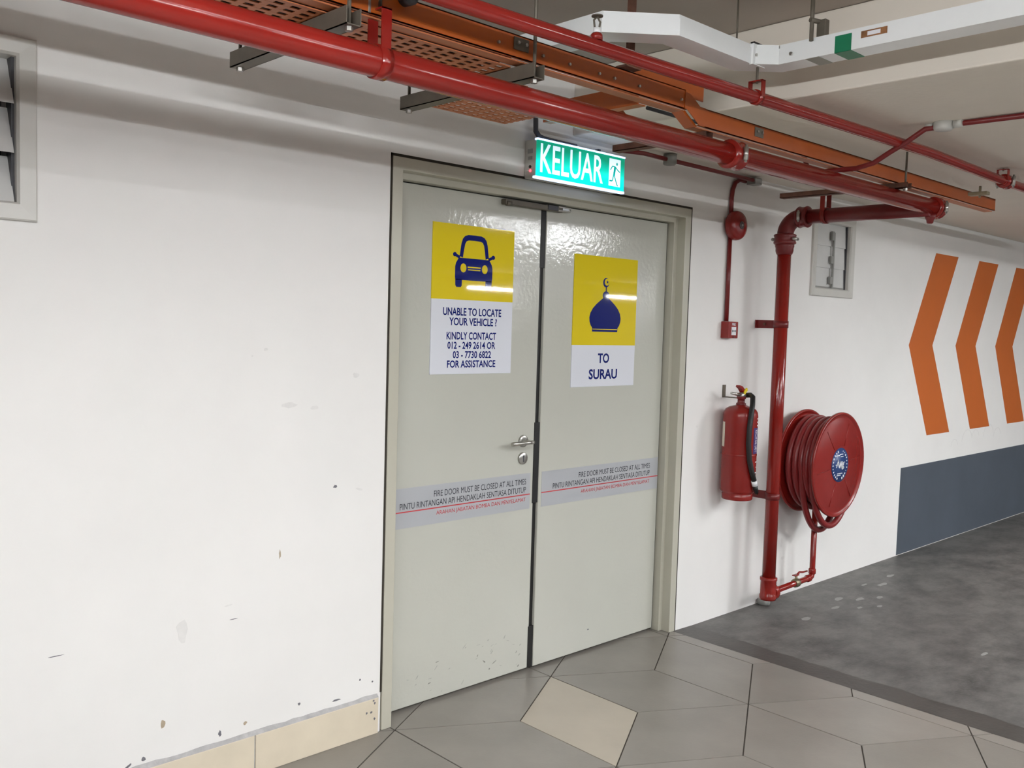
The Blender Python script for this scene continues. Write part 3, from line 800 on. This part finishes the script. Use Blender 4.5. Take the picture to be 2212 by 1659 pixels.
# joint plates with bolts
for (x, z) in [(.605, 2.318), (1.815, 2.275), (-.2, 2.318)]:
    o = MB().box(x-.028, x+.028, TY-.004, TY, z-.018, z+.016, .001).build('joint_plate', 'galv', ct)
    for d in (-.015, .015): MB().hexb((x+d, TY-.003, z), (x+d, TY-.010, z), .005).build('bolt', 'steel', o)
for x in (.52, .69, .80, .93, 1.0, 1.12, 1.34):
    MB().hexb((x, TY, 2.305), (x, TY-.006, 2.305), .0045).build('bolt', 'steel', ct)
MB().lathe((.205, TY-.001, 2.338), (0, -1, 0), [(.020, 0), (.022, .03), (.014, .04)], 18).build('gland', 'dgrey', ct)
# support channels under the tray
def channel(x, y0, y1, zb, label, m='galv', rods=(1, 1), top=ZH, h=.041):
    t = thing('support_channel', (x, y0, zb), label, 'bracket', 'channels carrying the cable tray')
    MB().box(x-.0205, x-.018, y0, y1, zb, zb+h).box(x+.018, x+.0205, y0, y1, zb, zb+h).box(x-.0205, x+.0205, y0, y1, zb, zb+.0025).build('channel', m, t)
    for k, y in enumerate((y0+.02, y1-.02)):
        if not rods[k]: continue
        MB().cyl((x, y, zb-.008), (x, y, top), .005, 8).build('threaded_rod', 'galv', t)
        MB().hexb((x, y, zb-.010), (x, y, zb), .010).build('nut', 'steel', t)
channel(.035, -.945, -.375, 2.226, 'grey steel support channel under the tray beside the clevis hanger of the fire main')
channel(.640, -.945, -.335, 2.226, 'grey steel support channel at the end of the perforated tray base')
channel(1.530, -.89, -.47, 2.2095, 'dark steel support channel just past the step in the orange tray', 'rust', (0, 0), ZH, .024)
channel(2.965, -.965, -.33, 2.2095, 'rusty steel support channel close to the riser pipe elbow', 'rust', (1, 0), ZL, .024)
# rusty post hung from the ceiling by the trunking
ps = MB().box(1.075, 1.100, -.90, -.885, 2.30, ZH).box(1.03, 1.098, -.93, -.884, 2.345, 2.352).build('hanger_post', 'rust')
tag(ps, 'rusty flat steel hanger post dropping from the ceiling to the orange tray', 'hanger')

# ------------------------------------------------------------------ WHITE TRUNKING
tk = thing('cable_trunking', (1.5, -1.2, 2.406), 'white steel cable trunking with angled bends under the high ceiling', 'trunking')
TB, TT = 2.408, 2.458
def run(pts, w0, name):
    """mitred box section along plan polyline pts (left edge), offset to the right by w0"""
    P2 = [Vector(p) for p in pts]; out = []
    for i, p in enumerate(P2):
        d1 = (P2[i]-P2[i-1]).normalized() if i else None
        d2 = (P2[i+1]-P2[i]).normalized() if i < len(P2)-1 else None
        n1 = Vector((d1.y, -d1.x)) if d1 else None
        n2 = Vector((d2.y, -d2.x)) if d2 else None
        if n1 is None: nn = n2*w0
        elif n2 is None: nn = n1*w0
        else:
            b = (n1+n2).normalized(); nn = b*(w0/b.dot(n1))
        out.append(p+nn)
    for i in range(len(P2)-1):
        a, b, c, d = P2[i], P2[i+1], out[i+1], out[i]
        m = MB()
        vs = [(q.x, q.y, z) for z in (TB, TT) for q in (a, b, c, d)]
        m.add(vs, [(0, 1, 2, 3), (7, 6, 5, 4), (0, 4, 5, 1), (1, 5, 6, 2), (2, 6, 7, 3), (3, 7, 4, 0)])
        o = m.build(name, 'white', tk)
        # lid lip along the top
        e = (b-a).normalized(); nn = Vector((-e.y, e.x))*.004
        m = MB()
        q4 = [a+nn, b+nn, c-nn, d-nn]
        vs = [(q.x, q.y, z) for z in (TT, TT+.012) for q in q4]
        m.add(vs, [(0, 1, 2, 3), (7, 6, 5, 4), (0, 4, 5, 1), (1, 5, 6, 2), (2, 6, 7, 3), (3, 7, 4, 0)])
        m.build('trunking_lid', 'white', o)
run([(1.507, -3.6), (1.507, -1.16), (1.445, -1.10), (1.06, -1.10), (.885, -.95), (.885, -.0)][::-1], -.088, 'trunking_section')
jn = MB().box(1.440, 1.511, -1.1075, -1.095, TB-.002, TT+.016).build('joint_collar', 'white', tk)
MB().box(1.440, 1.513, -1.110, -1.096, TT+.013, TT+.018).build('collar_gasket', 'black', tk)
for x in (1.455, 1.495): MB().hexb((x, -1.1075, 2.436), (x, -1.113, 2.436), .005).build('bolt', 'steel', tk)
bpos = [(1.4995, -1.13), (1.4995, -1.20)]
for y in (-1.145, -1.205): MB().hexb((1.507, y, 2.433), (1.500, y, 2.433), .006).build('bolt', 'steel', tk)
gt = MB().box(1.5055, 1.507, -1.405, -1.352, TB-.0012, TT).box(1.5055, 1.596, -1.405, -1.352, TB-.0014, TB-.0002).build('green_tape', 'green', tk)
MB().box(1.5055, 1.596, -1.30, -1.255, TB-.0014, TB-.0002).build('grey_tape', 'greytape', tk)
MB().box(1.5055, 1.507, -1.515, -1.435, 2.436, 2.456).build('paper_label', 'brownlab', tk)
MB().box(1.5050, 1.506, -1.495, -1.455, 2.440, 2.452).build('paper_label_print', 'whiteprint', tk)
rd = MB().cyl((1.50, -1.275, TT), (1.50, -1.275, ZH), .0065, 10).build('hanger_rod', 'galv', tk)
MB().box(1.52, 1.545, -1.31, -1.28, TT, 2.525, .002).cyl((1.49, -1.275, 2.52), (1.55, -1.295, 2.52), .008, 8).build('hanger_strut', 'galv', rd)
MB().cyl((1.43, -1.05, TT), (1.43, -1.05, ZH), .003, 8).build('hanger_wire', 'galv', tk)

# ------------------------------------------------------------------ CONDUITS
co = thing('ceiling_conduit', (2.47, -1.3, 2.35), 'dark red conduit across the soffit with a round grey box, ducking under the sprinkler pipe', 'conduit')
zc = ZL-.012
cpts = [(2.49, -4.0, zc), (2.475, -1.2, zc), (2.478, -1.13, zc-.012)]
# S bend passing below the sprinkler pipe and tray
cpts = [(2.50, -2.0, zc), (2.478, -1.35, zc), (2.46, -1.235, zc-.008), (2.452, -1.17, zc-.05), (2.452, -1.10, zc-.085), (2.452, -1.04, zc-.118), (2.452, -.97, zc-.132), (2.452, -.80, zc-.132), (2.452, -.75, zc-.11), (2.452, -.72, zc-.03)]
MB().tube(cpts, .0105, 12).build('conduit', 'reddark', co)
jb = MB().lathe((2.470, -1.30, ZL), (0, 0, -1), [(.036, 0), (.036, .024), (.030, .032), (.001, .034)], 26).build('junction_box', 'whitegrey', co)
MB().cyl((2.471, -1.262, zc), (2.471, -1.235, zc), .0155, 12).build('gland', 'whitegrey', jb)
MB().cyl((2.473, -1.338, zc), (2.473, -1.37, zc), .0155, 12).build('gland', 'whitegrey', jb)
wc = thing('alarm_conduit', (3.0, -.01, 1.6), 'dark red conduit on the wall dropping to the alarm bell and call point', 'conduit')
MB().tube([(2.10, -.02, 2.352), (2.18, -.08, 2.345), (2.335, -.09, 2.340)], .010, 10).tube([(2.37, -.09, 2.340), (3.13, -.06, 2.345)], .010, 10).build('conduit_run', 'reddark', wc)
MB().lathe((2.365, -.09, 2.335), (0, 0, -1), [(.034, -.03), (.034, .012), (.028, .018), (.001, .02)], 6).build('junction_box', 'grey', wc)
MB().box(3.125, 3.19, -.075, -.02, 2.325, 2.36, .004).build('elbow_box', 'grey', wc)
MB().tube([(3.13, -.014, 2.345), (3.07, -.014, 2.345), (3.032, -.014, 2.325), (3.010, -.014, 2.285), (3.003, -.014, 2.24), (3.004, -.014, 2.152)], .0115, 14).build('conduit_drop', 'reddark', wc)
MB().tube([(3.004, -.014, 2.048), (3.004, -.014, 1.599)], .0115, 14).build('conduit_drop', 'reddark', wc)
gw = MB().tube([(1.52, -.62, 2.352), (4.6, -.62, 2.352)], .007, 8).build('grey_cable', 'dgrey')
tag(gw, 'thin dark cable run along the soffit behind the orange tray', 'cable')
gw2 = MB().tube([(1.10, -1.55, ZH-.012), (1.10, -.9, ZH-.012)], .0125, 10).build('ceiling_conduit', 'reddark')
tag(gw2, 'short dark red conduit on the high ceiling above the trunking bend', 'conduit')

# ------------------------------------------------------------------ ALARM BELL, CALL POINT
be = thing('alarm_bell', (3.025, 0, 2.10), 'round red fire alarm bell mounted on the white wall', 'alarm bell')
MB().lathe((3.025, 0, 2.10), (0, -1, 0), [(.050, 0), (.050, .022), (.03, .024)], 28).build('backplate', 'reddark', be)
MB().lathe((3.025, -.016, 2.10), (0, -1, 0), [(.070, 0), (.0765, .002), (.0775, .012), (.0765, .024), (.073, .036), (.066, .044), (.048, .050), (.020, .053), (.001, .053)], 44).build('gong', 'red', be)
MB().lathe((3.025, -.068, 2.10), (0, -1, 0), [(.021, 0), (.021, .003), (.017, .005), (.001, .005)], 22).build('centre_badge', 'bellhub', be)
MB().lathe((3.025, -.0728, 2.10), (0, -1, 0), [(.007, 0), (.006, .003), (.001, .003)], 6).build('centre_nut', 'steel', be)

cpn = thing('call_point', (3.022, 0, 1.51), 'square red manual fire call point on the wall below the bell', 'call point')
MB().box(2.977, 3.067, -.048, 0, 1.510, 1.598, .003).build('housing', 'red', cpn)
MB().box(3.004, 3.044, -.0505, -.047, 1.527, 1.570).build('glass_pane', 'whiteprint', cpn)
text_mesh('FIRE', 3.008, 3.040, 1.577, 1.590, -.0486, .02).build('lettering', 'whiteprint', cpn)
m = MB().prism([(3.008, 1.556), (3.008, 1.542), (3.018, 1.549)], 'y', -.0512, -.0504).prism([(3.040, 1.556), (3.040, 1.542), (3.030, 1.549)], 'y', -.0512, -.0504)
m.prism([(3.024+.0035*math.cos(k*math.pi/5), 1.549+.0045*math.sin(k*math.pi/5)) for k in range(10)], 'y', -.0512, -.0504)
m.build('pane_symbol', 'print', cpn)
MB().box(3.018, 3.030, -.0512, -.0470, 1.515, 1.520).build('key_slot', 'black', cpn)

# ------------------------------------------------------------------ FIRE EXTINGUISHER
EX, EY = 3.030, -.110
fe = thing('fire_extinguisher', (EX, EY, .665), 'red ABC powder fire extinguisher with black hose hung on the wall', 'fire extinguisher')
prf = [(.068, .665), (.078, .667), (.080, .672), (.080, .696), (.076, .700), (.084, .706), (.0905, .716), (.0905, 1.108), (.088, 1.126), (.078, 1.142), (.060, 1.153), (.036, 1.160), (.026, 1.164)]
MB().lathe((EX, EY, 0), (0, 0, 1), prf, 44).build('cylinder', 'red', fe)
MB().lathe((EX, EY, .905), (0, 0, 1), [(.0905, -.006), (.0925, -.003), (.0925, .003), (.0905, .006)], 44, False).build('weld_band', 'red', fe)
MB().lathe((EX, EY, 1.160), (0, 0, 1), [(.026, 0), (.026, .012), (.019, .016), (.019, .034), (.024, .036), (.024, .046), (.015, .05)], 20).build('neck_ring', 'reddark', fe)
vl = MB().lathe((EX, EY, 1.20), (0, 0, 1), [(.016, 0), (.019, .004), (.019, .024), (.012, .03)], 16).cyl((EX-.005, EY, 1.214), (EX+.034, EY-.012, 1.214), .011, 12).build('valve_body', 'steel', fe)
MB().prism([(EX-.022, 1.216), (EX+.024, 1.224), (EX+.012, 1.245), (EX-.010, 1.262), (EX-.034, 1.268), (EX-.040, 1.260), (EX-.018, 1.248), (EX-.002, 1.232)], 'y', EY-.012, EY+.012).build('squeeze_lever', 'red', fe)
MB().tube([(EX-.02, EY, 1.218), (EX-.055, EY, 1.222), (EX-.085, EY+.01, 1.228)], [.009, .008, .006], 10).build('carry_handle', 'steel', fe)
MB().prism([(EX-.006, 1.226), (EX+.006, 1.246), (EX+.020, 1.254), (EX+.028, 1.240), (EX+.012, 1.228), (EX+.004, 1.218)], 'y', EY-.020, EY-.014).build('safety_tag', 'tag', fe)
ho = [(EX+.03, EY-.010, 1.214), (EX+.030, EY-.035, 1.217), (EX+.010, EY-.062, 1.208), (EX-.018, EY-.080, 1.175), (EX-.042, EY-.090, 1.12), (EX-.056, EY-.092, 1.05), (EX-.058, EY-.092, .97), (EX-.050, EY-.096, .89), (EX-.030, EY-.103, .82), (EX-.010, EY-.107, .770)]
MB().tube(ho, .0135, 14).build('discharge_hose', 'black', fe)
MB().tube([(EX-.014, EY-.1065, .778), (EX-.003, EY-.107, .752)], .0155, 14).build('nozzle_collar', 'whiteprint', fe)
MB().tube([(EX-.004, EY-.107, .754), (EX+.016, EY-.106, .712)], [.014, .011], 14).build('nozzle', 'black', fe)
hk = MB().box(EX-.014, EX+.014, -.004, 0, 1.195, 1.262, .001).box(EX-.010, EX+.010, EY, -.003, 1.196, 1.201).box(EX-.010, EX+.010, EY+.016, EY+.02, 1.196, 1.222).build('wall_hook', 'galv', fe)
# labels wrapped on the cylinder (angle measured from +x towards -y)
def wrap(a0, a1, z0, z1, r, name, m, n=10):
    vs = []
    for k in range(n+1):
        a = math.radians(a0+(a1-a0)*k/n)
        for z in (z0, z1): vs.append((EX+r*math.cos(a), EY-r*math.sin(a), z))
    return MB().add(vs, [(2*k, 2*k+2, 2*k+3, 2*k+1) for k in range(n)]).build(name, m, fe)
# the camera sees the side facing (-x,-y): visible limb on the right is about angle 35..55
wrap(62, 96, .915, 1.050, .0912, 'label_panel', 'purple')
wrap(62, 92, .815, .900, .0912, 'label_panel_small', 'red')
def vmap(a0, a1, z0, z1, r):
    # text reads bottom to top: u -> z, v -> angle (letters' tops point to decreasing angle from the left)
    def f(u, v):
        a = math.radians(a0+(a1-a0)*v)
        return (EX+r*math.cos(a), EY-r*math.sin(a), z0+(z1-z0)*u)
    return f
text_mesh('ABC POWDER', 0, 1, 0, 1, 0, .02, mapf=vmap(70, 88, .922, 1.042, .0916)).build('lettering', 'whiteprint', fe)
for k in range(5):
    z = .755+k*.028
    wrap(64, 64+random.uniform(8, 16), z, z+.006, .0914, 'label_line', 'whiteprint', 4)
for k in range(3):
    wrap(66, 78, 1.058+k*.018, 1.064+k*.018, .0914, 'label_line', 'whiteprint', 4)
wrap(204, 222, .945, 1.075, .0912, 'inspection_label', 'labelcream')

# ------------------------------------------------------------------ HOSE REEL
HX, HZ = 3.790, .806
YB_, YF_ = -.072, -.285
hr = thing('hose_reel', (HX, 0, HZ-.31), 'red fire hose reel with coiled red hose between two round discs', 'hose reel')
RR = .300
def dish(y, s, name, front):
    # pressed disc: rolled rim, recessed ring, raised centre
    pf = [(.010, 0), (.085, .0), (.095, .006 if front else .0), (.110, .006 if front else .0), (.255, .002), (.268, -.004), (.280, -.004), (.287, .004), (.294, .006), (RR, .002), (RR, -.008), (.292, -.010), (.280, -.010), (.255, -.006), (.10, -.004), (.010, -.004)]
    return MB().lathe((HX, y, HZ), (0, -1, 0), pf, 72).build(name, 'red', hr)
bd = dish(YB_, 1, 'back_disc', False)
fd = dish(YF_, 1, 'front_disc', True)
for k in range(6):
    a = math.radians(8+60*k)
    p0 = Vector((HX+.115*math.cos(a), YF_-.0055, HZ+.115*math.sin(a))); p1 = Vector((HX+.25*math.cos(a), YF_-.0025, HZ+.25*math.sin(a)))
    MB().tube([p0, p1], .0028, 6).build('pressed_rib', 'red', fd)
MB().cyl((HX, 0, HZ), (HX, YF_, HZ), .028, 20).build('spindle', 'reddark', hr)
MB().cyl((HX, YB_-.006, HZ), (HX, YF_+.012, HZ), .105, 36).build('drum', 'reddark', hr)
MB().box(HX-.06, HX+.06, -.008, 0, HZ-.09, HZ+.09, .002).box(HX-.03, HX+.03, YB_+.004, -.006, HZ-.03, HZ+.03).build('wall_plate', 'reddark', hr)
# sticker
stk = MB().lathe((HX, YF_-.0062, HZ), (0, -1, 0), [(.098, 0), (.098, .0012), (.001, .0012)], 44).build('round_sticker', 'stickerblue', fd)
wm = MB()
for k in range(26):
    a = 2*math.pi*k/26
    if k in (6, 7, 19, 20): continue
    r0, r1 = random.uniform(.074, .079), random.uniform(.084, .089)
    w_ = random.uniform(.025, .075)
    wm.prism([(HX+r0*math.cos(a-w_), HZ+r0*math.sin(a-w_)), (HX+r1*math.cos(a-w_), HZ+r1*math.sin(a-w_)), (HX+r1*math.cos(a+w_), HZ+r1*math.sin(a+w_)), (HX+r0*math.cos(a+w_), HZ+r0*math.sin(a+w_))], 'y', YF_-.0080, YF_-.0072)
for (dx, dz, lx) in [(-.03, .052, .05), (.01, .058, .04), (0, -.052, .06), (-.01, -.062, .045), (.02, .044, .03), (-.045, .0, .012), (.048, .01, .014)]:
    wm.prism([(HX+dx-lx/2, HZ+dz), (HX+dx+lx/2, HZ+dz), (HX+dx+lx/2, HZ+dz+.005), (HX+dx-lx/2, HZ+dz+.005)], 'y', YF_-.0080, YF_-.0072)
wm.build('sticker_print', 'whiteprint', fd)['kind'] = 'stuff'
lg = MB()
def stroke(pts, wd):
    for a, b in zip(pts, pts[1:]):
        d = Vector((b[0]-a[0], b[1]-a[1])).normalized(); nn = Vector((-d.y, d.x))*wd; e = d*wd*.6
        lg.prism([(HX+a[0]+nn.x-e.x, HZ+a[1]+nn.y-e.y), (HX+b[0]+nn.x+e.x, HZ+b[1]+nn.y+e.y), (HX+b[0]-nn.x+e.x, HZ+b[1]-nn.y+e.y), (HX+a[0]-nn.x-e.x, HZ+a[1]-nn.y-e.y)], 'y', YF_-.0084, YF_-.0074)
stroke([(-.040, -.012), (-.022, .028), (-.012, -.010)], .004); stroke([(-.034, .002), (-.014, .004)], .003)
stroke([(-.006, -.016), (.002, .020), (.012, -.018), (.020, .018)], .004)
stroke([(.026, -.024), (.030, .012), (.044, .004), (.032, -.006), (.046, -.018), (.028, -.026)], .0035)
lg.build('sticker_emblem', 'whiteprint', fd)
# hose coils
HRAD = .0165
def coil(y, R, sag, ph, tilt, n=48):
    pts = []
    for k in range(n):
        a = 2*math.pi*k/n
        r = R
        dz = R*math.sin(a)
        z = HZ+dz
        if dz < 0: z = HZ+dz*(1+sag)
        pts.append((HX+R*math.cos(a)*(1-.06*sag*(dz < 0)), y+tilt*math.sin(a+ph), z))
    pts.append(pts[0]); pts.append(pts[1])
    return pts
hs = MB()
ys = [-.103, -.138, -.172, -.206, -.238]
for i, y in enumerate(ys):
    for R in (.135, .168, .200, .230):
        hs.tube(coil(y+random.uniform(-.004, .004), R, 0, random.random()*6, .004), HRAD, 10, False)
hs.build('wound_hose', 'hose', hr)
for (y, R, sag, ti) in [(-.112, .256, .0, .006), (-.150, .256, .02, .008), (-.180, .250, .56, .014), (-.216, .254, .0, .006), (-.244, .250, .42, .010)]:
    MB().tube(coil(y, R, sag, .6, ti, 60), HRAD+.0015, 14, False).build('hose_loop', 'hose', hr)

# ------------------------------------------------------------------ FLUORESCENT LAMPS (unseen, behind and beside the viewer, some added as fill)
def lamp(x, y, along='x', z=2.56, bare=False, dim=False, wrap=False):
    L = .75
    if wrap:
        t = thing('fluorescent_fitting', (x, y, z), 'white ceiling fitting with a milky wrap-around cover', 'lamp')
        MB().box(x-L, x+L, y-.10, y+.10, z+.03, ZH, .004).build('housing', 'white', t)
        MB().box(x-L+.01, x+L-.01, y-.10, y+.10, z-.032, z+.029, .01).build('milky_cover', 'wrapcover', t)
        return
    lab = 'unseen white fluorescent batten with a bare tube under the car park ceiling' if bare else 'white fluorescent fitting with a flat reflector under the car park ceiling'
    t = thing('fluorescent_fitting', (x, y, z), lab, 'lamp', 'bare fluorescent battens' if bare else 'reflector fluorescent fittings')
    def bx(m, a0, a1, b0, b1, z0, z1, bev=0.):
        if along == 'x': return m.box(x+a0, x+a1, y+b0, y+b1, z0, z1, bev)
        return m.box(x+b0, x+b1, y+a0, y+a1, z0, z1, bev)
    if bare:
        bx(MB(), -L, L, -.03, .03, z+.03, ZH, .004).build('housing', 'white', t)
        e = [(x-L+.04, y, z), (x+L-.04, y, z)] if along == 'x' else [(x, y-L+.04, z), (x, y+L-.04, z)]
        MB().tube(e, .014, 8).build('tube', 'tube', t)
        for s_ in (-1, 1): bx(MB(), s_*L-.015, s_*L+.015, -.018, .018, z-.018, z+.035).build('lamp_holder', 'white', t)
    else:
        m = bx(MB(), -L, L, -.085, .085, z+.012, z+.07)
        bx(m, -L, L, -.09, -.082, z-.012, z+.02); bx(m, -L, L, .082, .09, z-.012, z+.02); bx(m, -L-.006, -L, -.09, .09, z-.012, z+.07); bx(m, L, L+.006, -.09, .09, z-.012, z+.07)
        m.build('reflector', 'white', t)
        bx(MB(), -L+.02, L-.02, -.05, .05, z+.006, z+.0115).build('tube_diffuser', 'paneldim' if dim else 'panel', t)
        for s_ in (-1, 1): bx(MB(), s_*.5-.006, s_*.5+.006, -.006, .006, z+.07, ZH).build('suspension_rod', 'galv', t)
lamp(6.2, -4.4, z=2.605, wrap=True)
for x in (2.8, 9.6):
    lamp(x, -4.4, z=2.5)
lamp(.2, -2.75, z=2.54, dim=True)
lamp(-3.2, -2.6, 'y', z=2.54, dim=True)
lamp(5.2, -3.0, 'y', z=2.5, dim=True)
lamp(1.5, -7.5, z=2.27, bare=True)  # added fill, lifts the soffit and upper wall
lamp(-1.1, -2.2, 'y', z=2.25, bare=True)
lamp(-1.0, -5.4, z=2.26, bare=True)  # added to brighten the top of the wall and the soffit
lamp(4.0, -6.0, z=2.27, bare=True)  # second added fill for the upper wall, further right
lamp(4.5, -9.2, z=2.5)
for x in (12.4, 16.9):
    lamp(x, -12.0, z=2.30, bare=True)
